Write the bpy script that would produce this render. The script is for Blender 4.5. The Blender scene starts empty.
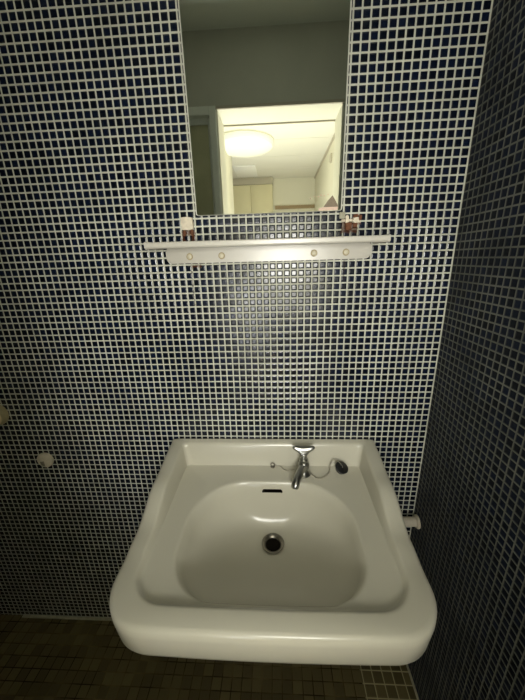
import bpy, bmesh, math, random
from mathutils import Vector, Matrix
random.seed(7)
S = bpy.context.scene
C = S.collection

# ---------------------------------------------------------------- camera
F = Vector((-0.05187488, 0.95439935, -0.29399129))
RT = Vector((0.99857901, 0.0459745, -0.02695022))
DN = Vector((-0.01220517, -0.29497157, -0.95542808))
cam = bpy.data.cameras.new('camera')
cam.sensor_fit = 'VERTICAL'
cam.sensor_height = 36.0
cam.lens = 36.0 * 296.31 / 700.0
cam.clip_start = 0.01
camo = bpy.data.objects.new('camera', cam)
C.objects.link(camo)
U = -DN
B = -F
camo.matrix_world = Matrix(((RT.x, U.x, B.x, -0.4562), (RT.y, U.y, B.y, -0.8238), (RT.z, U.z, B.z, 1.4219), (0, 0, 0, 1)))
S.camera = camo
S.view_settings.view_transform = 'Standard'
S.view_settings.look = 'None'
S.view_settings.gamma = 1.0
S.view_settings.use_curve_mapping = False
S.view_settings.exposure = -0.12

W = bpy.data.worlds.new('world')
S.world = W
W.use_nodes = True
W.node_tree.nodes['Background'].inputs[0].default_value = (0.8, 0.9, 1.0, 1)
W.node_tree.nodes['Background'].inputs[1].default_value = 0.3

LAMP_E = 0.35       # ceiling lamp of the next room
GLOW_E = 15.0       # strength of an added glowing pane, unseen in the next room

# added unseen spot; its soft cone dims basin front and wall edges
sl = bpy.data.lights.new('added_spot', 'SPOT')
sl.energy = 68.0; sl.color = (1.0, 0.985, 0.90); sl.spot_size = math.radians(65); sl.spot_blend = 1.0; sl.shadow_soft_size = 0.22
slo = bpy.data.objects.new('added_spot', sl); C.objects.link(slo)
slo.location = (-0.39, -1.58, 1.42)
slo.rotation_euler = (Vector((-0.54, 0.0, 1.20)) - Vector(slo.location)).to_track_quat('-Z', 'Y').to_euler()

ul = bpy.data.lights.new('added_room_fill', 'AREA')  # added unseen area light, brightens the far ceiling and door lining
ul.shape = 'RECTANGLE'; ul.size = 0.7; ul.size_y = 0.7; ul.energy = 24.0; ul.color = (1.0, 0.98, 0.90)
ulo = bpy.data.objects.new('added_room_fill', ul); C.objects.link(ulo)
ulo.location = (-0.48, -1.75, 1.05); ulo.rotation_euler = (math.pi, 0, 0)

# ---------------------------------------------------------------- helpers
def mat(name, col, rough=0.5, metal=0.0, emit=None, spec=0.5, noise=0.0, nscale=20.0, bump=0.0):
    m = bpy.data.materials.new(name)
    m.use_nodes = True
    nt = m.node_tree
    b = nt.nodes['Principled BSDF']
    b.inputs['Base Color'].default_value = (*col, 1)
    b.inputs['Roughness'].default_value = rough
    b.inputs['Metallic'].default_value = metal
    b.inputs['Specular IOR Level'].default_value = spec
    if emit:
        b.inputs['Emission Color'].default_value = (*emit[0], 1)
        b.inputs['Emission Strength'].default_value = emit[1]
    if noise > 0 or bump > 0:
        g = nt.nodes.new('ShaderNodeNewGeometry')
        n = nt.nodes.new('ShaderNodeTexNoise')
        n.inputs['Scale'].default_value = nscale
        n.inputs['Detail'].default_value = 4
        nt.links.new(g.outputs['Position'], n.inputs['Vector'])
        if noise > 0:
            mx = nt.nodes.new('ShaderNodeMix')
            mx.data_type = 'RGBA'
            mx.inputs[6].default_value = (*[c * (1 - noise) for c in col], 1)
            mx.inputs[7].default_value = (*[min(1, c * (1 + noise)) for c in col], 1)
            nt.links.new(n.outputs['Fac'], mx.inputs[0])
            nt.links.new(mx.outputs[2], b.inputs['Base Color'])
        if bump > 0:
            bp = nt.nodes.new('ShaderNodeBump')
            bp.inputs['Strength'].default_value = bump
            bp.inputs['Distance'].default_value = 0.002
            nt.links.new(n.outputs['Fac'], bp.inputs['Height'])
            nt.links.new(bp.outputs[0], b.inputs['Normal'])
    return m

class G:
    """tiny node-graph helper"""
    def __init__(s, nt): s.nt = nt
    def _in(s, sock, v):
        if isinstance(v, (int, float)): sock.default_value = v
        elif isinstance(v, tuple): sock.default_value = v
        else: s.nt.links.new(v, sock)
    def m(s, op, a, b=0.0, c=0.0):
        n = s.nt.nodes.new('ShaderNodeMath'); n.operation = op
        s._in(n.inputs[0], a); s._in(n.inputs[1], b); s._in(n.inputs[2], c)
        return n.outputs[0]
    def ramp(s, v, lo, hi):
        n = s.nt.nodes.new('ShaderNodeMapRange'); n.interpolation_type = 'SMOOTHSTEP'
        s._in(n.inputs['Value'], v)
        n.inputs['From Min'].default_value = lo; n.inputs['From Max'].default_value = hi
        return n.outputs['Result']
    def mix(s, f, a, b):
        n = s.nt.nodes.new('ShaderNodeMix'); n.data_type = 'RGBA'
        s._in(n.inputs[0], f); s._in(n.inputs[6], a); s._in(n.inputs[7], b)
        return n.outputs[2]
    def noise(s, vec, scale, detail=3):
        n = s.nt.nodes.new('ShaderNodeTexNoise')
        n.inputs['Scale'].default_value = scale; n.inputs['Detail'].default_value = detail
        s.nt.links.new(vec, n.inputs['Vector'])
        return n.outputs['Fac']
    def comb(s, x, y, z):
        n = s.nt.nodes.new('ShaderNodeCombineXYZ')
        s._in(n.inputs[0], x); s._in(n.inputs[1], y); s._in(n.inputs[2], z)
        return n.outputs[0]

P = 0.019

def tile_mat(name, axis, pu, pv, ou, ov, gw, tile_a, tile_b, grout_a, grout_b, rough=0.17,
             tilt=0.022, stains=(), patch=None, grough=0.7, spec=0.45):
    """small mosaic tiles; axis = which world coordinates run along the surface"""
    m = bpy.data.materials.new(name); m.use_nodes = True
    nt = m.node_tree; g = G(nt)
    b = nt.nodes['Principled BSDF']
    geo = nt.nodes.new('ShaderNodeNewGeometry')
    sep = nt.nodes.new('ShaderNodeSeparateXYZ')
    nt.links.new(geo.outputs['Position'], sep.inputs[0])
    A = sep.outputs[axis[0]]; Bv = sep.outputs[axis[1]]
    u = g.m('DIVIDE', g.m('SUBTRACT', A, ou), pu)
    v = g.m('DIVIDE', g.m('SUBTRACT', Bv, ov), pv)
    fu = g.m('FRACT', u); fv = g.m('FRACT', v)
    du = g.m('SUBTRACT', 0.5, g.m('ABSOLUTE', g.m('SUBTRACT', fu, 0.5)))
    dv = g.m('SUBTRACT', 0.5, g.m('ABSOLUTE', g.m('SUBTRACT', fv, 0.5)))
    d = g.m('SMOOTH_MIN', du, dv, 0.06)
    t = g.ramp(d, gw - 0.02, gw + 0.02)
    wn = nt.nodes.new('ShaderNodeTexWhiteNoise'); wn.noise_dimensions = '3D'
    nt.links.new(g.comb(g.m('FLOOR', u), g.m('FLOOR', v), float(axis[0] + 1)), wn.inputs['Vector'])
    tc = g.mix(wn.outputs['Value'], (*tile_a, 1), (*tile_b, 1))
    big = g.noise(geo.outputs['Position'], 9.0, 5)
    gc = g.mix(g.ramp(big, 0.35, 0.7), (*grout_a, 1), (*grout_b, 1))
    if patch:     # a relaid strip with new pale grout
        gc = g.mix(g.ramp(A, patch[0] - 0.004, patch[0] + 0.004), gc, (*patch[1], 1))
    col = g.mix(t, gc, tc)
    fine = g.noise(geo.outputs['Position'], 160.0, 3)
    for (x0, x1, z0, z1, sc, st) in stains:     # rust runs and dirt with a shape of their own
        wob = g.m('MULTIPLY', g.m('SUBTRACT', fine, 0.5), 0.012)
        Aw = g.m('ADD', A, wob)
        s1 = g.m('MULTIPLY', g.ramp(Aw, x0 - .002, x0 + .002), g.m('SUBTRACT', 1.0, g.ramp(Aw, x1 - .002, x1 + .002)))
        Bw = g.m('ADD', Bv, wob)
        s2 = g.m('MULTIPLY', g.ramp(Bw, z0 - .003, z0 + .003), g.m('SUBTRACT', 1.0, g.ramp(Bw, z1 - .003, z1 + .003)))
        col = g.mix(g.m('MULTIPLY', g.m('MULTIPLY', s1, s2), st), col, (*sc, 1))
    nt.links.new(col, b.inputs['Base Color'])
    nt.links.new(g.m('MULTIPLY_ADD', t, rough - grough, grough), b.inputs['Roughness'])
    nt.links.new(g.m('MULTIPLY_ADD', t, spec, 0.05), b.inputs['Specular IOR Level'])
    # every tile sits at its own slight angle
    vm = nt.nodes.new('ShaderNodeVectorMath'); vm.operation = 'SUBTRACT'
    nt.links.new(wn.outputs['Color'], vm.inputs[0]); vm.inputs[1].default_value = (0.5, 0.5, 0.5)
    vs = nt.nodes.new('ShaderNodeVectorMath'); vs.operation = 'SCALE'
    nt.links.new(vm.outputs[0], vs.inputs[0]); nt.links.new(g.m('MULTIPLY', t, tilt), vs.inputs['Scale'])
    va = nt.nodes.new('ShaderNodeVectorMath'); va.operation = 'ADD'
    bp = nt.nodes.new('ShaderNodeBump')
    bp.inputs['Strength'].default_value = 0.6; bp.inputs['Distance'].default_value = 0.0015
    pil = g.ramp(d, gw - 0.03, gw + 0.16)
    hgt = g.m('ADD', pil, g.m('MULTIPLY', fine, 0.10))
    nt.links.new(hgt, bp.inputs['Height'])
    nt.links.new(bp.outputs[0], va.inputs[0]); nt.links.new(vs.outputs[0], va.inputs[1])
    nn = nt.nodes.new('ShaderNodeVectorMath'); nn.operation = 'NORMALIZE'
    nt.links.new(va.outputs[0], nn.inputs[0]); nt.links.new(nn.outputs[0], b.inputs['Normal'])
    return m

def link(name, me, m=None, parent=None, smooth=False):
    if isinstance(me, bmesh.types.BMesh):
        bm = me; bmesh.ops.recalc_face_normals(bm, faces=bm.faces[:])
        me = bpy.data.meshes.new(name); bm.to_mesh(me); bm.free()
    o = bpy.data.objects.new(name, me); C.objects.link(o)
    if m: me.materials.append(m)
    if parent: o.parent = parent
    if smooth:
        for p in me.polygons: p.use_smooth = True
        try: me.set_sharp_from_angle(angle=math.radians(40))
        except Exception: pass
    return o

def empty(name, loc, label, cat, group=None):
    o = bpy.data.objects.new(name, None); C.objects.link(o)
    o.location = loc; o.empty_display_size = 0.02
    return tag(o, label, cat, group)

def tag(o, label, cat, group=None, kind=None):
    o['label'] = label; o['category'] = cat
    if group: o['group'] = group
    if kind: o['kind'] = kind
    return o

def struct(o, label=None):
    o['kind'] = 'structure'
    if label: o['label'] = label
    return o

def box(bm, x0, x1, y0, y1, z0, z1, bev=0.0, seg=2):
    r = bmesh.ops.create_cube(bm, size=1.0)
    vs = r['verts']
    for v in vs:
        v.co = Vector(((x0 + x1) / 2 + v.co.x * (x1 - x0), (y0 + y1) / 2 + v.co.y * (y1 - y0), (z0 + z1) / 2 + v.co.z * (z1 - z0)))
    if bev > 0:
        es = list({e for v in vs for e in v.link_edges})
        bmesh.ops.bevel(bm, geom=es, offset=bev, segments=seg, profile=0.5, affect='EDGES')

def bx(name, x0, x1, y0, y1, z0, z1, m, parent=None, bev=0.0, seg=2):
    bm = bmesh.new(); box(bm, x0, x1, y0, y1, z0, z1, bev, seg)
    return link(name, bm, m, parent, smooth=bev > 0)

def frame_of(d):
    d = d.normalized()
    a = Vector((0, 0, 1)) if abs(d.z) < 0.9 else Vector((1, 0, 0))
    s = d.cross(a).normalized()
    return s, s.cross(d).normalized()

def loft(bm, pts, radii, n=20, caps=True, squash=None):
    """swept tube through pts with a radius each; squash=(su,sv) per point optional"""
    rings = []
    for i, p in enumerate(pts):
        p = Vector(p)
        if i == 0: d = Vector(pts[1]) - p
        elif i == len(pts) - 1: d = p - Vector(pts[i - 1])
        else: d = Vector(pts[i + 1]) - Vector(pts[i - 1])
        s, t = frame_of(d)
        if i and s.dot(prev) < 0: s, t = -s, -t
        prev = s
        a, b = squash[i] if squash else (1, 1)
        rings.append([bm.verts.new(p + s * (math.cos(2 * math.pi * k / n) * radii[i] * a) + t * (math.sin(2 * math.pi * k / n) * radii[i] * b)) for k in range(n)])
    for r0, r1 in zip(rings, rings[1:]):
        for k in range(n):
            bm.faces.new((r0[k], r0[(k + 1) % n], r1[(k + 1) % n], r1[k]))
    if caps:
        bm.faces.new(rings[0][::-1]); bm.faces.new(rings[-1])

def lathe(bm, base, axis, prof, n=32):
    """prof = [(radius, height)] along axis from base"""
    axis = Vector(axis).normalized(); s, t = frame_of(axis); base = Vector(base)
    rings = []
    for r, h in prof:
        if r <= 1e-6: rings.append([bm.verts.new(base + axis * h)])
        else: rings.append([bm.verts.new(base + axis * h + s * (r * math.cos(2 * math.pi * k / n)) + t * (r * math.sin(2 * math.pi * k / n))) for k in range(n)])
    for a, b in zip(rings, rings[1:]):
        for k in range(n):
            k2 = (k + 1) % n
            if len(a) == 1 and len(b) == 1: continue
            if len(a) == 1: bm.faces.new((a[0], b[k], b[k2]))
            elif len(b) == 1: bm.faces.new((a[k], a[k2], b[0]))
            else: bm.faces.new((a[k], a[k2], b[k2], b[k]))

def lathe_obj(name, base, axis, prof, m, parent=None, n=32):
    bm = bmesh.new(); lathe(bm, base, axis, prof, n)
    return link(name, bm, m, parent, smooth=True)

def rel(o, parent):
    """keep a mesh built in world coordinates in place below an empty"""
    o.parent = parent
    o.matrix_parent_inverse = Matrix.Translation(-Vector(parent.location))
    return o

# ---------------------------------------------------------------- materials
TA = (0.0022, 0.0040, 0.009); TB = (0.005, 0.0105, 0.030)
GA = (0.59, 0.59, 0.50); GB = (0.46, 0.46, 0.385)
ZO = 0.2947 * P
rust = (0.10, 0.035, 0.015)
soot = (0.03, 0.015, 0.012)
M_back = tile_mat('navy_mosaic', (0, 2), P, P, -0.1 * P, ZO, 0.103, TA, TB, GA, GB, stains=(
    (-0.7035, -0.697, 1.468, 1.497, rust, 0.9), (-0.679, -0.669, 1.468, 1.497, rust, 0.85),
    (-0.698, -0.673, 1.486, 1.497, rust, 0.8),
    (-0.290, -0.250, 1.480, 1.512, rust, 0.75), (-0.262, -0.243, 1.500, 1.522, (0.25, 0.10, 0.04), 0.7),
    (-0.6895, -0.6865, 1.30, 1.425, soot, 0.85), (-0.685, -0.660, 1.404, 1.412, rust, 0.7),
    (-0.2795, -0.2765, 1.36, 1.42, soot, 0.6)))
M_right = tile_mat('navy_mosaic_side_shaded', (1, 2), P, P, 0.0, ZO, 0.095, TA, TB, (0.19, 0.195, 0.175), (0.115, 0.12, 0.11), rough=0.5, spec=0.12)  # side wall's shade put into darker grout and duller tiles
M_left = tile_mat('navy_mosaic_far_side', (1, 2), P, P, 0.0, ZO, 0.103, TA, TB, GA, GB)
M_floor = tile_mat('olive_floor_mosaic', (0, 1), 0.0355, 0.0355, -0.171 + 0.0355 * 5, -0.130, 0.045,
                   (0.085, 0.069, 0.027), (0.17, 0.135, 0.056), (0.03, 0.022, 0.010), (0.20, 0.16, 0.08),
                   rough=0.35, patch=(-0.175, (0.48, 0.44, 0.27)), tilt=0.02)
M_grout = mat('pale_filler', (0.42, 0.40, 0.30), 0.8, noise=0.3, nscale=60)
M_plaster = mat('grey_green_paint', (0.54, 0.55, 0.47), 0.6, noise=0.12, nscale=6)
M_ceil = mat('pale_green_ceiling', (0.84, 0.88, 0.80), 0.5, noise=0.05, nscale=4)
M_porc = mat('ivory_porcelain', (0.57, 0.548, 0.455), 0.20, spec=0.5, noise=0.03, nscale=3)
M_hole = mat('shade_black', (0.008, 0.006, 0.004), 0.8, spec=0.1)  # near-black colour stands for the shade inside overflow and drain
M_chrome = mat('worn_chrome', (0.36, 0.36, 0.34), 0.28, metal=1.0, noise=0.25, nscale=90)
M_steel = mat('dull_steel', (0.30, 0.28, 0.24), 0.35, metal=1.0, noise=0.3, nscale=120)
M_chain = mat('tarnished_chain', (0.42, 0.39, 0.33), 0.35, metal=0.9)
M_rubber = mat('black_rubber', (0.010, 0.010, 0.011), 0.28)
M_plast = mat('cream_plastic', (0.55, 0.525, 0.46), 0.26, noise=0.04, nscale=12)
M_screw = mat('yellowed_screw_cover', (0.62, 0.57, 0.42), 0.4, noise=0.15, nscale=200)
M_screwrim = mat('brass_washer', (0.40, 0.33, 0.19), 0.6)
M_cap = mat('aged_cream_cap', (0.62, 0.52, 0.30), 0.5, noise=0.2, nscale=60)
M_cap2 = mat('chalky_cap', (0.66, 0.60, 0.48), 0.7, noise=0.18, nscale=90)
M_white = mat('cream_white_paint', (0.80, 0.79, 0.68), 0.5, noise=0.02, nscale=8)
M_wall2 = mat('cream_wallpaper', (0.78, 0.76, 0.64), 0.7, noise=0.02, nscale=30)
M_ceil2 = mat('white_ceiling_board', (0.80, 0.79, 0.72), 0.6)
M_cab = mat('cream_cabinet', (0.74, 0.69, 0.46), 0.45)
M_cabtop = mat('pinkish_grey_board', (0.50, 0.46, 0.37), 0.5)
M_door = mat('olive_frosted_panel', (0.50, 0.50, 0.32), 0.35, noise=0.4, nscale=5)
M_jamb = mat('grey_aluminium_frame', (0.80, 0.84, 0.78), 0.5, noise=0.1, nscale=20)
M_dirt = mat('brown_trim', (0.35, 0.26, 0.15), 0.6)
M_wood2 = mat('wood_floor', (0.45, 0.32, 0.18), 0.5, noise=0.2, nscale=10)

# glass mirror: silvered face with a little haze
M_mirror = bpy.data.materials.new('silvered_glass'); M_mirror.use_nodes = True
nt = M_mirror.node_tree; b = nt.nodes['Principled BSDF']
b.inputs['Base Color'].default_value = (0.86, 0.88, 0.80, 1); b.inputs['Metallic'].default_value = 1.0
b.inputs['Roughness'].default_value = 0.012
M_edge = mat('ground_glass_edge', (0.70, 0.70, 0.60), 0.3, spec=0.8)
M_damage = mat('lost_silvering', (0.22, 0.17, 0.11), 0.6, noise=0.3, nscale=200)
M_pink = mat('bare_glass_backing', (0.72, 0.52, 0.40), 0.5, noise=0.15, nscale=150)

# ---------------------------------------------------------------- the room
XL, YF, ZC = -1.92, -0.95, 2.45        # left wall, door wall, ceiling
struct(bx('wall_back', XL - 0.1, 0.1, 0.0, 0.1, -0.1, ZC + 0.1, M_back))
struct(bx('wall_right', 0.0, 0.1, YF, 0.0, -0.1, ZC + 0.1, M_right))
struct(bx('wall_left', XL - 0.1, XL, YF, 0.0, -0.1, ZC + 0.1, M_left))
struct(bx('floor', XL, 0.0, YF, 0.0, -0.1, 0.0, M_floor))
struct(bx('ceiling', XL, 0.0, YF, 0.0, ZC, ZC + 0.1, M_ceil))
# wall around the door, seen in the mirror
DX0, DX1, DZ = -0.985, -0.118, 2.150   # outer opening incl. frames
bm = bmesh.new()
box(bm, XL - 0.1, DX0, YF - 0.1, YF, -0.1, ZC + 0.1)
box(bm, DX1, 0.1, YF - 0.1, YF, -0.1, ZC + 0.1)
box(bm, DX0, DX1, YF - 0.1, YF, DZ, ZC + 0.1)
struct(link('wall_front', bm, M_plaster))
# floor edge filler lines
bm = bmesh.new()
box(bm, -1.55, -0.62, -0.010, 0.0, 0.0, 0.006, 0.002)
struct(link('baseboard_back', bm, M_grout))
struct(bx('baseboard_right', -0.006, 0.0, -0.5, 0.0, 0.0, 0.004, M_grout))

# door frame, sliding leaf
bm = bmesh.new()
box(bm, -0.785, -0.750, YF - 0.10, YF + 0.012, 0.0, DZ, 0.002)
box(bm, DX0, -0.785, YF - 0.10, YF + 0.012, 2.112, DZ, 0.002)
box(bm, DX0, DX0 + 0.03, YF - 0.10, YF + 0.012, 0.0, 2.112, 0.002)
struct(link('trim_1', bm, M_jamb), 'grey metal door frame post and track left of the opening')
bm = bmesh.new()
box(bm, -0.750, DX1, YF - 0.185, YF + 0.002, 2.136, DZ, 0.001)
box(bm, -0.750, -0.742, YF - 0.185, YF + 0.002, 0.0, 2.136, 0.001)
box(bm, DX1 - 0.010, DX1, YF - 0.185, YF + 0.002, 0.0, 2.136, 0.001)
struct(link('trim_2', bm, M_white), 'cream white lining of the door opening')
bm = bmesh.new()
box(bm, -0.750, DX1, YF - 0.001, YF + 0.010, 2.136, DZ, 0.001)
box(bm, -0.750, DX1, YF - 0.188, YF - 0.180, 2.130, 2.137, 0.0)
struct(link('trim_3', bm, M_cabtop), 'thin grey bead along the door head')
d1 = struct(bx('door_1', DX0 + 0.03, -0.785, YF - 0.06, YF - 0.03, 0.01, 2.112, M_door, bev=0.002), 'olive frosted sliding door leaf pushed to the left')
bm = bmesh.new()
box(bm, DX0 + 0.03, -0.785, YF - 0.031, YF - 0.022, 2.086, 2.112, 0.001)
box(bm, -0.800, -0.785, YF - 0.031, YF - 0.022, 0.01, 2.086, 0.001)
link('door_rail', bm, M_jamb, d1)

# next room beyond the door, seen in the mirror
NX0, NX1, NY = -1.95, 0.07, -3.70
N0 = YF - 0.1
struct(bx('wall_far_left', NX0 - 0.1, NX0, NY, N0, -0.1, 2.55, M_wall2))
struct(bx('wall_far_right', NX1, NX1 + 0.1, NY, N0, -0.1, 2.55, M_wall2))
struct(bx('floor_far', NX0, NX1, NY, N0, -0.1, 0.0, M_wood2))
struct(bx('wall_far_partition', -1.01, -0.91, -2.70, N0, 0.0, ZC, M_wall2))
# ceiling boards with open joints
bm = bmesh.new()
ys = [NY, -3.25, -2.79, -2.33, -1.87, -1.41, N0]
for y0, y1 in zip(ys, ys[1:]):
    box(bm, NX0, NX1, y0 + 0.003, y1 - 0.003, ZC, ZC + 0.02)
box(bm, NX0, NX1, NY, N0, ZC + 0.012, ZC + 0.1)
struct(link('ceiling_far', bm, M_ceil2))
# end wall with a low opening for the added glowing pane
WX0, WX1, WZ0, WZ1 = -1.02, -0.72, 0.05, 1.25
bm = bmesh.new()
box(bm, NX0 - 0.1, WX0, NY - 0.1, NY, -0.1, 2.55)
box(bm, WX1, NX1 + 0.1, NY - 0.1, NY, -0.1, 2.55)
box(bm, WX0, WX1, NY - 0.1, NY, -0.1, WZ0)
box(bm, WX0, WX1, NY - 0.1, NY, WZ1, 2.55)
struct(link('wall_far_end', bm, M_wall2))
M_glow = mat('glow_pane', (0.8, 0.8, 0.8), 0.3, emit=((0.95, 0.98, 1.0), GLOW_E))
w1 = struct(bx('glow_pane_1', WX0, WX1, NY - 0.07, NY - 0.05, WZ0, WZ1, M_glow), 'added glowing pane low in the end wall of the next room')
bm = bmesh.new()
for x in (WX0, WX1 - 0.04): box(bm, x, x + 0.04, NY - 0.049, NY + 0.01, WZ0, WZ1)
for z in (WZ0, WZ1 - 0.04): box(bm, WX0 + .04, WX1 - .04, NY - 0.049, NY + 0.005, z, z + 0.04)
link('glow_pane_frame', bm, M_white, w1)

# ceiling lamp
LX, LY = -0.740, -2.34
lamp = empty('ceiling_lamp', (LX, LY, ZC), 'round opal ceiling lamp glowing in the room reflected in the mirror', 'lamp')
M_opal = mat('lit_opal_shade', (0.85, 0.84, 0.76), 0.25, emit=((1.0, 0.96, 0.80), LAMP_E))
rel(lathe_obj('lamp_shade', (LX, LY, ZC - 0.012), (0, 0, -1), [(0.262, 0), (0.264, 0.015), (0.254, 0.036), (0.21, 0.056), (0.13, 0.068), (0.06, 0.072), (0, 0.073)], M_opal, n=64), lamp)
rel(lathe_obj('lamp_base', (LX, LY, ZC), (0, 0, -1), [(0, 0), (0.272, 0), (0.274, 0.014), (0.266, 0.018), (0.263, 0.013), (0, 0.0125)], M_white, n=64), lamp)

# ceiling hatch, kitchen cabinet, rail, switch
hatch = bx('ceiling_hatch', -0.95, -0.69, -3.50, -3.05, ZC - 0.012, ZC, mat('bright_hatch', (0.9, 0.9, 0.88), 0.4), bev=0.003)
tag(hatch, 'pale square ceiling hatch behind the round lamp, seen in the mirror', 'ceiling hatch')
kc = empty('kitchen_cabinet', (-0.98, NY, 2.0), 'cream wall cabinet with flat doors seen low in the mirror', 'cabinet')
rel(bx('cabinet_body', -1.46, -0.50, NY + 0.001, NY + 0.10, 1.95, 2.365, M_cab, bev=0.002), kc)
rel(bx('top_panel', -1.46, -0.495, NY + 0.001, NY + 0.11, 2.367, ZC - 0.001, M_cabtop, bev=0.002), kc)
for x0, x1 in ((-1.452, -1.128), (-1.12, -0.796), (-0.788, -0.505)):
    rel(bx('door', x0, x1, NY + 0.101, NY + 0.119, 1.955, 2.36, M_cab, bev=0.002), kc)
struct(bx('trim_4', -0.47, NX1, NY, NY + 0.02, 2.07, 2.112, M_dirt), 'thin brown rail along the far wall')
struct(bx('trim_5', NX1 - 0.012, NX1, NY, N0, ZC - 0.02, ZC, M_cabtop), 'thin cornice where the far ceiling meets the side wall')
sw = bx('wall_sensor', NX1 - 0.018, NX1, -2.43, -2.38, 2.27, 2.34, M_cabtop, bev=0.004)
tag(sw, 'small pale fitting high on the side wall of the reflected room', 'sensor')

# ---------------------------------------------------------------- mirror
MX0, MX1, MZ0, MZ1 = -0.6605, -0.293, 1.531, 2.06
mir = empty('mirror', (-0.477, -0.01, MZ0), 'tall frameless wall mirror with a spotted lower corner above the shelf', 'mirror')
def rrect(x0, x1, z0, z1, r, n=6):
    pts = []
    for cx, cz, a0 in ((x1 - r, z0 + r, -90), (x1 - r, z1 - r, 0), (x0 + r, z1 - r, 90), (x0 + r, z0 + r, 180)):
        for k in range(n + 1):
            a = math.radians(a0 + 90 * k / n); pts.append((cx + r * math.cos(a), cz + r * math.sin(a)))
    return pts
def slab_y(bm, pts, y0, y1):
    a = [bm.verts.new((x, y0, z)) for x, z in pts]; c = [bm.verts.new((x, y1, z)) for x, z in pts]
    bm.faces.new(a); bm.faces.new(c[::-1])
    n = len(pts)
    for k in range(n): bm.faces.new((a[k], c[k], c[(k + 1) % n], a[(k + 1) % n]))
bm = bmesh.new(); slab_y(bm, rrect(MX0 + .0035, MX1 - .0035, MZ0 + .0008, MZ1 - .003, 0.005), -0.0122, -0.006)
rel(link('glass', bm, M_mirror), mir)
# ground glass edge: a narrow bevelled band round the pane
bm = bmesh.new()
A0 = rrect(MX0, MX1, MZ0, MZ1, 0.006); A1 = rrect(MX0 + .0035, MX1 - .0035, MZ0 + .0008, MZ1 - .003, 0.005)
r0 = [bm.verts.new((x, -0.006, z)) for x, z in A0]; r1 = [bm.verts.new((x, -0.0105, z)) for x, z in A0]
r2 = [bm.verts.new((x, -0.0124, z)) for x, z in A1]; r3 = [bm.verts.new((x, -0.006, z)) for x, z in A1]
n = len(A0)
for a, c in ((r0, r1), (r1, r2), (r2, r3), (r3, r0)):
    for k in range(n): bm.faces.new((a[k], a[(k + 1) % n], c[(k + 1) % n], c[k]))
rel(link('bevelled_edge', bm, M_edge), mir)
bm = bmesh.new(); slab_y(bm, rrect(MX0 + .01, MX1 - .01, MZ0 + .012, MZ1 - .01, 0.01), -0.006, -0.0002)
rel(link('backing', bm, M_hole), mir)
# lost silvering
bm = bmesh.new()
slab_y(bm, [(-0.3400, 1.5400), (-0.3020, 1.5400), (-0.3110, 1.5550), (-0.318, 1.5660), (-0.330, 1.5530)], -0.0126, -0.0122)
o = link('worn_silvering', bm, M_damage); rel(o, mir); o['label'] = 'brown triangle where the silvering is gone'
bm = bmesh.new()
slab_y(bm, [(-0.352, 1.5325), (-0.305, 1.5325), (-0.303, 1.5398), (-0.340, 1.5398), (-0.350, 1.5380)], -0.0126, -0.0122)
for x, z, r in ((-0.352, 1.564, .0014), (-0.346, 1.567, .0018), (-0.338, 1.566, .0015), (-0.362, 1.565, .0012), (-0.329, 1.568, .0013), (-0.372, 1.561, .0014)):
    slab_y(bm, [(x + r * 1.5 * math.cos(t * 1.05), z + r * .7 * math.sin(t * 1.05)) for t in range(6)], -0.0126, -0.0122)
o = link('corroded_patch', bm, M_pink); rel(o, mir); o['label'] = 'pinkish corroded strip and specks'

# ---------------------------------------------------------------- shelf
sh = empty('wall_shelf', (-0.483, 0, 1.43), 'narrow cream plastic shelf fixed to the tiles under the mirror', 'shelf')
bm = bmesh.new()
# top tray with a raised front lip, mitred ends
prof = [(-0.0015, 1.455), (-0.104, 1.4505), (-0.1085, 1.4515), (-0.111, 1.4545), (-0.111, 1.4625), (-0.109, 1.4650), (-0.105, 1.4650), (-0.103, 1.4600), (-0.0015, 1.4620)]
def extr(bm, prof, x0, x1, inset=0.0):
    a = [bm.verts.new((x0, y, z)) for y, z in prof]; c = [bm.verts.new((x1, y, z)) for y, z in prof]
    bm.faces.new(a); bm.faces.new(c[::-1]); n = len(prof)
    for k in range(n): bm.faces.new((a[k], c[k], c[(k + 1) % n], a[(k + 1) % n]))
extr(bm, prof, -0.7595, -0.2065)
for x0, x1 in ((-0.7625, -0.7575), (-0.2085, -0.2035)):
    extr(bm, [(-0.0015, 1.452), (-0.107, 1.4495), (-0.1115, 1.453), (-0.1115, 1.4645), (-0.108, 1.4665), (-0.0015, 1.4685)], x0, x1)
rel(link('shelf_board', bm, M_plast), sh)
bm = bmesh.new(); slab_y(bm, rrect(-0.749, -0.215, 1.4155, 1.458, 0.013), -0.013, 0.0)
bmesh.ops.bevel(bm, geom=[e for e in bm.edges if all(v.co.y < -0.01 for v in e.verts)], offset=0.003, segments=3, affect='EDGES')
rel(link('back_plate', bm, M_plast, smooth=True), sh)
for x in (-0.6855, -0.6005, -0.360, -0.2785):
    s = rel(lathe_obj('screw', (x, -0.0131, 1.4325), (0, -1, 0), [(0.0085, 0), (0.0087, 0.0015), (0.0078, 0.0026), (0.0062, 0.0022), (0, 0.0022)], M_screwrim, n=24), sh)
    h = lathe_obj('screw_head', (x, -0.0153, 1.4325), (0, -1, 0), [(0.0060, 0), (0.0058, 0.0010), (0.0036, 0.0020), (0.0012, 0.0022), (0.0010, 0.0012), (0, 0.0012)], M_screw, n=20)
    rel(h, sh); h.parent = s; h.matrix_parent_inverse = Matrix.Identity(4)

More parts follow.
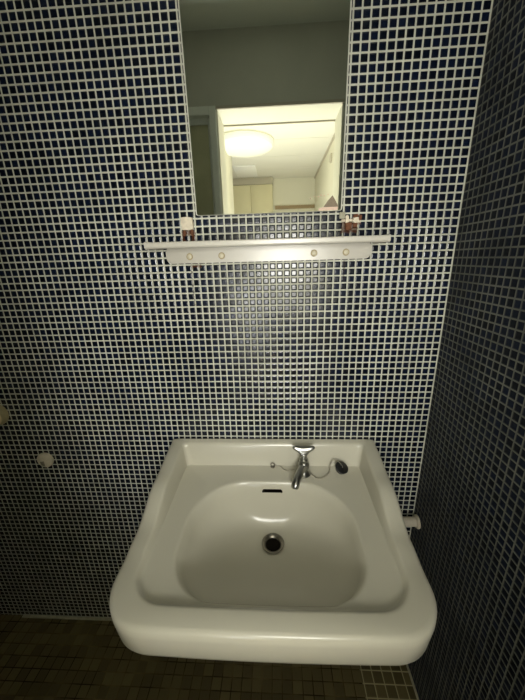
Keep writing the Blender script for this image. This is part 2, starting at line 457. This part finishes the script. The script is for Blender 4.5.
# old fixings either side under the mirror
def lump(bm, x0, x1, y0, y1, z0, z1, jit, seed, sub=3):
    rnd = random.Random(seed)
    r = bmesh.ops.create_cube(bm, size=1.0); vs = r['verts']; es = list({e for v in vs for e in v.link_edges})
    bmesh.ops.subdivide_edges(bm, edges=es, cuts=sub, use_grid_fill=True)
    vv = set(vs)
    for v in list(bm.verts):
        if abs(v.co.x) <= .5001 and abs(v.co.y) <= .5001 and abs(v.co.z) <= .5001 and not v.tag:
            j = Vector((rnd.uniform(-1, 1), 0 if v.co.y > .49 else rnd.uniform(-1, 1), rnd.uniform(-1, 1))) * jit
            rr = 1.0 - 0.10 * (abs(v.co.x) * abs(v.co.z) * 4)
            v.co = Vector(((x0 + x1) / 2 + v.co.x * (x1 - x0) * rr, (y0 + y1) / 2 + v.co.y * (y1 - y0), (z0 + z1) / 2 + v.co.z * (z1 - z0) * rr)) + j
        v.tag = True
M_patch = mat('old_plaster', (0.72, 0.64, 0.50), 0.85, noise=0.25, nscale=120)
M_rust = mat('rusty_iron', (0.16, 0.06, 0.025), 0.8, noise=0.4, nscale=150)
f1 = empty('old_fixing', (-0.686, 0, 1.51), 'cream plaster stub of an old bracket left of the mirror foot', 'bracket remains')
bm = bmesh.new(); lump(bm, -0.7015, -0.6705, -0.011, 0, 1.498, 1.5295, 0.0010, 3); rel(link('plaster_block', bm, M_patch, smooth=True), f1)
bm = bmesh.new()
for x in (-0.6955, -0.6755): lump(bm, x - .003, x + .003, -0.006, 0, 1.484, 1.503, 0.0008, int(-x * 1e4), 2)
rel(link('rusty_prongs', bm, M_rust, smooth=True), f1)
f2 = empty('old_fixing', (-0.268, 0, 1.50), 'broken rusty bracket remains with plaster crumbs right of the mirror foot', 'bracket remains')
bm = bmesh.new()
lump(bm, -0.264, -0.244, -0.008, 0, 1.503, 1.514, 0.0016, 11, 2)
lump(bm, -0.292, -0.262, -0.005, 0, 1.506, 1.512, 0.0014, 14, 2)
lump(bm, -0.282, -0.274, -0.006, 0, 1.500, 1.520, 0.0014, 15, 2)
rel(link('plaster_block', bm, M_patch, smooth=True), f2)
bm = bmesh.new()
lump(bm, -0.282, -0.266, -0.007, 0, 1.486, 1.503, 0.0020, 12, 2)
lump(bm, -0.250, -0.243, -0.011, 0, 1.508, 1.520, 0.0012, 13, 2)
lump(bm, -0.262, -0.252, -0.006, 0, 1.492, 1.502, 0.0012, 16, 2)
rel(link('rusty_prongs', bm, M_rust, smooth=True), f2)
bm = bmesh.new(); lump(bm, -0.298, -0.283, -0.0055, 0, 1.513, 1.5285, 0.0008, 21, 2)
rel(link('plaster_dab', bm, M_grout, smooth=True), f2)

# pipe caps low on the left
cp = empty('wall_plug', (-1.372, 0, 0.962), 'round yellowed plug cap on the tiles, at the left picture edge', 'plug cap')
rel(lathe_obj('cap_body', (-1.372, 0, 0.962), (0, -1, 0), [(0.036, 0), (0.038, 0.003), (0.036, 0.020), (0.032, 0.024)], mat('dark_cream_cap_side', (0.36, 0.31, 0.18), 0.6, noise=.2, nscale=60)), cp)
rel(lathe_obj('cap_face', (-1.372, -0.0238, 0.962), (0, -1, 0), [(0.0325, 0), (0.0325, 0.003), (0.029, 0.006), (0.012, 0.0078), (0, 0.008)], M_cap), cp)
cs = empty('wall_plug', (-1.252, 0, 0.79), 'small chipped chalky cap plugging a hole in the tiles left of the basin', 'plug cap')
bm = bmesh.new(); lathe(bm, (-1.252, 0, 0.787), (0, -1, 0), [(0.0265, 0), (0.0275, 0.003), (0.0265, 0.009), (0.022, 0.0115), (0, 0.012)], 28)
bmesh.ops.delete(bm, geom=[f for f in bm.faces if (f.calc_center_median() - Vector((-1.261, -0.01, 0.776))).length < 0.0085], context='FACES')
rel(link('cap_body', bm, M_cap2, smooth=True), cs)
bm = bmesh.new(); lathe(bm, (-1.257, 0, 0.777), (0, -1, 0), [(0.017, 0), (0.016, 0.006), (0.008, 0.0085), (0, 0.007)], 12)
o = rel(link('crumbled_filler', bm, mat('dull_filler', (0.30, 0.27, 0.20), 0.9, noise=.35, nscale=150)), cs)

# ---------------------------------------------------------------- washbasin
CX = -0.478
H = 0.321
def seg_ring(poly, c, angs):
    out = []
    for a in angs:
        d = (math.cos(a), math.sin(a)); best = None
        n = len(poly)
        for i in range(n):
            x1, y1 = poly[i]; x2, y2 = poly[(i + 1) % n]
            ex, ey = x2 - x1, y2 - y1
            den = d[0] * ey - d[1] * ex
            if abs(den) < 1e-12: continue
            t = ((x1 - c[0]) * ey - (y1 - c[1]) * ex) / den
            s = ((x1 - c[0]) * d[1] - (y1 - c[1]) * d[0]) / den
            if t > 0 and -1e-9 <= s <= 1 + 1e-9 and (best is None or t > best): best = t
        out.append((c[0] + d[0] * best, c[1] + d[1] * best))
    return out
def rpoly(x0, x1, y0, y1, rb, rf, bow=0.0, n=24, p=2.0):
    """rounded rectangle: rb radius at the back (y1), rf at the front (y0), front edge bowed out"""
    pts = []
    for cx, cy, a0, r in ((x1 - rb, y1 - rb, 0, rb), (x0 + rb, y1 - rb, 90, rb), (x0 + rf, y0 + rf, 180, rf), (x1 - rf, y0 + rf, 270, rf)):
        for k in range(n + 1):
            a = math.radians(a0 + 90 * k / n); pts.append((cx + r * math.cos(a), cy + r * math.sin(a)))
        if a0 == 180:
            for k in range(1, 16):
                pts.append((x0 + rf + (x1 - x0 - 2 * rf) * k / 16, y0))
    hx = (x1 - x0) / 2; mx = (x0 + x1) / 2; ym = (y0 + y1) / 2
    return [(x, y - (bow * (1 - ((x - mx) / hx) ** 2) * max(0, (ym - y) / (ym - y0)) if y < ym else 0)) for x, y in pts]

def lerp(x, xs, ys):
    if x <= xs[0]: return ys[0]
    for i in range(len(xs) - 1):
        if x <= xs[i + 1]:
            t = (x - xs[i]) / (xs[i + 1] - xs[i]); t = t * t * (3 - 2 * t) if len(xs) > 2 else t
            return ys[i] + (ys[i + 1] - ys[i]) * t
    return ys[-1]
def z_top(y):   # height of the raised rim, high at the wall, flowing down to the front
    return lerp(-y, [0, 0.03, 0.16, 0.30, 0.36, 0.5], [0.8745, 0.868, 0.850, 0.806, 0.799, 0.796])
def z_deck(y):
    return lerp(-y, [0.0, 0.5], [0.797, 0.781])

NB = 224
co = (CX, -0.235)
angs = sorted([2 * math.pi * k / NB for k in range(NB)] + [math.atan2(-0.0017 - co[1], q) % (2 * math.pi) for q in (H - .0015, -H - .0025)] + [math.atan2(-0.032 - co[1], s * 0.288) % (2 * math.pi) for s in (1, -1)])
NA = len(angs)
rings = []
def ring(x0, x1, y0, y1, rb, rf, zf, bow=0.0, c=None):
    pts = seg_ring(rpoly(x0, x1, y0, y1, rb, rf, bow), c or co, angs)
    rings.append([Vector((x, y, zf(x, y) if callable(zf) else zf)) for x, y in pts])
L, R = CX - H - 0.003, CX + H - 0.001
DRX, DRY, DRZ = -0.4765, -0.192, 0.661
# drain hole, then bowl
for r, z in ((0.0205, DRZ - 0.014), (0.0235, DRZ - 0.005), (0.0325, DRZ - 0.0005)):
    rings.append([Vector((DRX + r * math.cos(a), DRY + r * math.sin(a), z)) for a in angs])
BX0, BX1, BY0, BY1 = -0.691, -0.270, -0.417, -0.105
bowl_edge = seg_ring(rpoly(BX0, BX1, BY0, BY1, 0.150, 0.100, 0.004), (CX - .003, -0.255), angs)
NBW = 16
for i in range(1, NBW + 1):
    t = i / NBW
    u = 0.045 + (1 - 0.045) * t
    row = []
    for a, (ex, ey) in zip(angs, bowl_edge):
        c0 = Vector((DRX + 0.0325 * math.cos(a), DRY + 0.0325 * math.sin(a)))
        p = c0.lerp(Vector((ex, ey)), t ** 0.82)
        zd = z_deck(ey) - 0.004
        g = 0.12 * t + 0.88 * (1 - math.sqrt(max(0, 1 - (t ** 0.82 * 0.985) ** 3.0)))  # steepening wall
        g /= 0.12 + 0.88 * (1 - math.sqrt(1 - 0.985 ** 3.0))
        row.append(Vector((p.x, p.y, DRZ + (zd - DRZ) * min(1, g))))
    rings.append(row)
def off_ring(d, dz):
    pts = seg_ring(rpoly(BX0 - d, BX1 + d, max(BY0 - d, -0.4205), BY1 + d, 0.150 + d, 0.100 + d * .5, 0.004), (CX - .003, -0.255), angs)
    rings.append([Vector((x, y, z_deck(y) + dz)) for x, y in pts])
off_ring(0.004, -0.001); off_ring(0.010, 0.0)
# deck out to the step, the step, the rim and the apron
SX0, SX1 = CX - 0.274, CX + 0.270
ring(SX0 + .006, SX1 - .006, -0.4230, -0.0405, 0.012, 0.060, lambda x, y: z_deck(y), 0.004)
ring(SX0 + .001, SX1 - .001, -0.4260, -0.0370, 0.010, 0.063, lambda x, y: z_deck(y) + 0.0015, 0.004)
# inner face of the splash rim leans outward
def zi(k):
    return lambda x, y: z_deck(y) + (z_top(y) - z_deck(y)) * k
ring(SX0 - .001, SX1 + .001, -0.4285, -0.0345, 0.010, 0.066, zi(0.22), 0.004)
ring(SX0 - .007, SX1 + .007, -0.4340, -0.0265, 0.010, 0.070, zi(0.85), 0.004)
ring(SX0 - .010, SX1 + .010, -0.4370, -0.0235, 0.010, 0.073, zi(0.97), 0.004)
ring(SX0 - .014, SX1 + .014, -0.4405, -0.0190, 0.010, 0.076, zi(1.0), 0.004)
ring(L + .010, R - .010, -0.4655, -0.006, 0.006, 0.080, lambda x, y: z_top(y) - 0.0006, 0.005)
ring(L + .003, R - .003, -0.4715, -0.003, 0.004, 0.083, lambda x, y: z_top(y) - 0.0035, 0.006)
ring(L, R, -0.4745, -0.0015, 0.002, 0.085, lambda x, y: z_top(y) - 0.009, 0.006)
ring(L, R, -0.4752, -0.0015, 0.002, 0.085, lambda x, y: z_top(y) - 0.024, 0.006)
ring(L + .004, R - .004, -0.4700, -0.0015, 0.002, 0.082, 0.722, 0.006)
ring(L + .008, R - .008, -0.4640, -0.0015, 0.002, 0.080, 0.706, 0.006)
ring(L + .016, R - .016, -0.4560, -0.0015, 0.002, 0.076, 0.700, 0.006)
ring(L + .028, R - .028, -0.4440, -0.0015, 0.002, 0.070, 0.704, 0.006)
ring(L + .036, R - .036, -0.4340, -0.0015, 0.002, 0.066, 0.740, 0.006)
ring(BX0 - .030, BX1 + .030, -0.4330, -0.040, 0.10, 0.090, 0.742, 0.004)
ring(BX0 + .010, BX1 - .010, -0.400, -0.070, 0.13, 0.100, 0.690, 0.004, (CX, -0.24))
ring(BX0 + .080, BX1 - .080, -0.330, -0.100, 0.10, 0.090, 0.640, 0.0, (CX, -0.21))
for r, z in ((0.034, 0.632), (0.030, 0.622), (0.0165, 0.622)):
    rings.append([Vector((DRX + r * math.cos(a), DRY + r * math.sin(a), z)) for a in angs])
bm = bmesh.new()
vr = [[bm.verts.new(p) for p in r] for r in rings]
for a, c in list(zip(vr, vr[1:])) + [(vr[-1], vr[0])]:
    for k in range(NA):
        k2 = (k + 1) % NA
        bm.faces.new((a[k], a[k2], c[k2], c[k]))
basin = empty('washbasin', (CX, 0, 0.70), 'ivory porcelain wall-hung washbasin with a wide front rim', 'washbasin')
body = link('basin_bowl', bm, M_porc)
# overflow slot cut into the back of the bowl
cut = bmesh.new()
pts = []
for s in (1, -1):
    for k in range(9):
        a = math.radians(-90 + 180 * k / 8) if s > 0 else math.radians(90 + 180 * k / 8)
        pts.append((s * 0.0255 + 0.0048 * math.cos(a), 0.0052 * math.sin(a)))
ca = [cut.verts.new((CX + x, -0.155, 0.7755 + z*1.1 - 0.35 * x * x / 0.03)) for x, z in pts]
cb = [cut.verts.new((CX + x, -0.086, 0.7695 + z*1.1 - 0.35 * x * x / 0.03)) for x, z in pts]
cut.faces.new(ca); cut.faces.new(cb[::-1])
for k in range(len(pts)): cut.faces.new((ca[k], cb[k], cb[(k + 1) % len(pts)], ca[(k + 1) % len(pts)]))
cuto = link('cutter', cut, M_hole)
mod = body.modifiers.new('cut', 'BOOLEAN'); mod.operation = 'DIFFERENCE'; mod.solver = 'EXACT'; mod.object = cuto; mod.material_mode = 'TRANSFER'
dg = bpy.context.evaluated_depsgraph_get(); dg.update()
me = bpy.data.meshes.new_from_object(body.evaluated_get(dg))
body.modifiers.clear()
if len(me.polygons) > 1000: body.data = me
bpy.data.objects.remove(cuto)
if not body.data.materials: body.data.materials.append(M_porc)
for p in body.data.polygons: p.use_smooth = True
try: body.data.set_sharp_from_angle(angle=math.radians(48))
except Exception: pass
rel(body, basin)
bm = bmesh.new(); box(bm, CX - .028, CX + .028, -0.0900, -0.0850, 0.756, 0.777)  # black box: the slot's inner shade given as colour
o = rel(link('overflow_slot', bm, M_hole), basin); o['label'] = 'dark curved overflow slot'
dr = rel(lathe_obj('drain_flange', (DRX, DRY, DRZ - 0.011), (0, 0, 1), [(0.0195, -0.04), (0.0195, 0), (0.0225, 0.006), (0.0250, 0.0092), (0.0300, 0.0122), (0.0315, 0.0135), (0.0300, 0.0142), (0.0245, 0.0120), (0.0205, 0.008), (0.0188, 0.0), (0.0188, -0.04), (0.0195, -0.04)], M_steel, n=48), basin)
dr['label'] = 'dull metal drain ring'
o = lathe_obj('drain_hole', (DRX, DRY, DRZ - 0.0035), (0, 0, 1), [(0.0197, -0.003), (0.0197, 0), (0.006, 0.001), (0, 0.001)], M_hole, n=24)  # black disc in place of the shade down the drain
rel(o, basin); o.parent = dr; o.matrix_parent_inverse = Matrix.Identity(4)
bm = bmesh.new()
loft(bm, [(DRX, DRY, 0.630), (DRX, DRY, 0.50), (DRX, DRY + .004, 0.455), (DRX, DRY + .025, 0.430), (DRX, DRY + .05, 0.430), (DRX, DRY + .073, 0.455), (DRX, DRY + .085, 0.478), (DRX, DRY + .11, 0.485), (DRX, -0.002, 0.485)], [0.016] * 9, 20)
rel(link('waste_trap', bm, M_steel, smooth=True), basin)

# ---------------------------------------------------------------- tap
FX, FY, FZ = -0.383, -0.068, 0.7955
tap = empty('tap', (FX, FY, FZ), 'worn chrome single tap with a flared top handle on the basin ledge', 'tap')
rel(lathe_obj('tap_base', (FX, FY, FZ), (0, 0, 1), [(0, 0), (0.0225, 0.0), (0.0230, 0.003), (0.0200, 0.006), (0.0150, 0.010), (0.0135, 0.016), (0, 0.016)], M_chrome), tap)
rel(lathe_obj('tap_body', (FX, FY, FZ + 0.010), (0, 0, 1), [(0.0125, 0), (0.0145, 0.006), (0.0175, 0.015), (0.0175, 0.024), (0.0140, 0.031), (0.0120, 0.033), (0.0130, 0.035), (0.0130, 0.041), (0.0095, 0.045), (0, 0.046)], M_chrome), tap)
bm = bmesh.new()
sp = [(FX - .002, FY - .006, FZ + .028), (FX - .009, FY - .026, FZ + .033), (FX - .017, FY - .046, FZ + .033), (FX - .024, FY - .060, FZ + .028), (FX - .0290, FY - .071, FZ + .019), (FX - .0310, FY - .076, FZ + .008)]
loft(bm, sp, [0.0125, 0.0115, 0.0112, 0.0115, 0.0120, 0.0122], 22)
bmesh.ops.subdivide_edges(bm, edges=[], cuts=1)
o = rel(link('spout', bm, M_chrome, smooth=True), tap)
md = o.modifiers.new('s', 'SUBSURF'); md.levels = 1; md.render_levels = 1
bm = bmesh.new()
lathe(bm, (FX, FY, FZ + .052), (0, 0, 1), [(0, 0), (0.0085, 0.0), (0.0095, 0.004), (0.0085, 0.009), (0.0070, 0.012), (0, 0.0125)], 24)
rel(link('spindle', bm, M_chrome, smooth=True), tap)
# flared triangular handle
bm = bmesh.new()
hz = [(0.062, 0.0080, 0.0080), (0.066, 0.0095, 0.0080), (0.071, 0.0150, 0.0075), (0.076, 0.0220, 0.0070), (0.080, 0.0285, 0.0068), (0.083, 0.0325, 0.0070), (0.087, 0.0330, 0.0068), (0.090, 0.0300, 0.0050)]
rr = []
for i, (h, a, bb) in enumerate(hz):
    yo = FY + 0.25 * (h - 0.062)
    dip = 0.0
    rr.append([bm.verts.new((FX + a * (abs(math.cos(t)) ** .75) * (1 if math.cos(t) >= 0 else -1), yo + bb * (abs(math.sin(t)) ** .85) * (1 if math.sin(t) >= 0 else -1), FZ + h - 0.004 * (1 - abs(math.cos(t))) * (i > 4))) for t in [2 * math.pi * k / 32 for k in range(32)]])
for a, c in zip(rr, rr[1:]):
    for k in range(32): bm.faces.new((a[k], a[(k + 1) % 32], c[(k + 1) % 32], c[k]))
bm.faces.new(rr[0][::-1]); bm.faces.new(rr[-1])
rel(link('handle', bm, M_chrome, smooth=True), tap)
rel(lathe_obj('handle_button', (FX, FY - .0035, FZ + .0665), (0, -1, 0.25), [(0.0055, 0), (0.0055, 0.004), (0.004, 0.006), (0, 0.0065)], M_chrome, n=16), tap)

# ---------------------------------------------------------------- chains, plug
def chain_mesh(pts, r=0.0019, step=0.0040):
    bm = bmesh.new()
    P3 = [Vector(p) for p in pts]
    # catmull-rom
    dense = []
    for i in range(len(P3) - 1):
        p0 = P3[max(i - 1, 0)]; p1 = P3[i]; p2 = P3[i + 1]; p3 = P3[min(i + 2, len(P3) - 1)]
        for k in range(20):
            t = k / 20
            dense.append(0.5 * ((2 * p1) + (-p0 + p2) * t + (2 * p0 - 5 * p1 + 4 * p2 - p3) * t * t + (-p0 + 3 * p1 - 3 * p2 + p3) * t ** 3))
    dense.append(P3[-1])
    acc = 0; last = dense[0]
    loft(bm, dense[::4] + [dense[-1]], [0.0006] * len(dense[::4] + [dense[-1]]), 6)
    for p in dense:
        acc += (p - last).length; last = p
        if acc >= step:
            acc = 0
            bmesh.ops.create_uvsphere(bm, u_segments=8, v_segments=6, radius=r, matrix=Matrix.Translation(p))
    return bm
zc = lambda y: z_deck(y) + 0.0016
stay = empty('chain_stay', (-0.477, -0.041, zc(-.041)), 'small ring stay with a short bead chain left of the tap', 'chain stay')
rel(lathe_obj('stay_foot', (-0.477, -0.040, z_deck(-.040) - .001), (0, 0, 1), [(0.0075, 0), (0.0075, 0.0015), (0.004, 0.003), (0, 0.0032)], M_steel, n=20), stay)
def torus(bm, c, nrm, R0, r0, n=24, m_=8):
    s, t = frame_of(Vector(nrm)); c = Vector(c); w = Vector(nrm).normalized(); g_ = []
    for i in range(n):
        a = 2 * math.pi * i / n; d = s * math.cos(a) + t * math.sin(a)
        g_.append([bm.verts.new(c + d * (R0 + r0 * math.cos(2 * math.pi * j / m_)) + w * (r0 * math.sin(2 * math.pi * j / m_))) for j in range(m_)])
    for i in range(n):
        for j in range(m_):
            bm.faces.new((g_[i][j], g_[(i + 1) % n][j], g_[(i + 1) % n][(j + 1) % m_], g_[i][(j + 1) % m_]))
bm = bmesh.new(); torus(bm, (-0.477, -0.041, z_deck(-.04) + .008), (0.2, 1, 0.1), 0.0062, 0.0013)
rel(link('ring', bm, M_steel, smooth=True), stay)
bm = chain_mesh([(-0.472, -0.040, zc(-.04) + .006), (-0.463, -0.036, zc(-.04)), (-0.452, -0.040, zc(-.04)), (-0.443, -0.052, zc(-.05)), (-0.430, -0.058, zc(-.06)), (-0.418, -0.056, zc(-.05)), (-0.409, -0.060, zc(-.05) + .006)])
rel(link('bead_chain', bm, M_chain, smooth=True), stay)
PX, PY = -0.270, -0.059
plug = empty('basin_plug', (PX, PY, z_deck(PY)), 'black rubber plug on a bead chain lying right of the tap', 'plug')
zp = z_deck(PY)
rel(lathe_obj('stopper', (PX, PY, zp + 0.0085), (0.25, -0.42, 1), [(0, 0), (0.0165, 0.0), (0.0180, 0.006), (0.0195, 0.009), (0.0200, 0.011), (0.0180, 0.0125), (0.010, 0.0125), (0.007, 0.0145), (0, 0.015)], M_rubber), plug)
bm = bmesh.new(); torus(bm, (PX + .001, PY - .006, zp + 0.026), (0.9, 0.3, 0.3), 0.0055, 0.0012)
rel(link('ring', bm, M_chrome, smooth=True), plug)
bm = chain_mesh([(-0.369, -0.062, zc(-.06) + .006), (-0.362, -0.066, zc(-.06)), (-0.356, -0.078, zc(-.08)), (-0.343, -0.090, zc(-.09)), (-0.325, -0.086, zc(-.08)), (-0.310, -0.072, zc(-.07)), (-0.303, -0.060, zc(-.05)+.003), (-0.300, -0.050, zc(-.03)+.014), (-0.293, -0.046, zc(-.03) + .027), (-0.281, -0.050, zp + 0.033), (PX - .001, PY - .003, zp + 0.030)])
rel(link('bead_chain', bm, M_chain, smooth=True), plug)

# water pipe to the side wall, seen right of the basin
sp_ = empty('water_pipe', (-0.10, -0.03, 0.575), 'short cream pipe running from behind the basin into the right wall', 'pipe')
bm = bmesh.new(); loft(bm, [(-0.36, -0.040, 0.60), (-0.345, -0.033, 0.582), (-0.32, -0.030, 0.575), (-0.16, -0.030, 0.575), (-0.008, -0.030, 0.575)], [0.0148] * 5, 20)
rel(link('pipe', bm, M_cap2, smooth=True), sp_)
bm = bmesh.new(); loft(bm, [(-0.36, -0.040, 0.595), (-0.372, -0.045, 0.63), (-0.38, -0.050, 0.70), (-0.386, -0.060, 0.738)], [0.0165, 0.012, 0.009, 0.009], 16)
rel(link('riser', bm, M_steel, smooth=True), sp_)
rel(lathe_obj('wall_flange', (-0.0002, -0.030, 0.575), (-1, 0, 0), [(0, 0), (0.0215, 0), (0.0220, 0.004), (0.0195, 0.007), (0, 0.0075)], M_cap2), sp_)
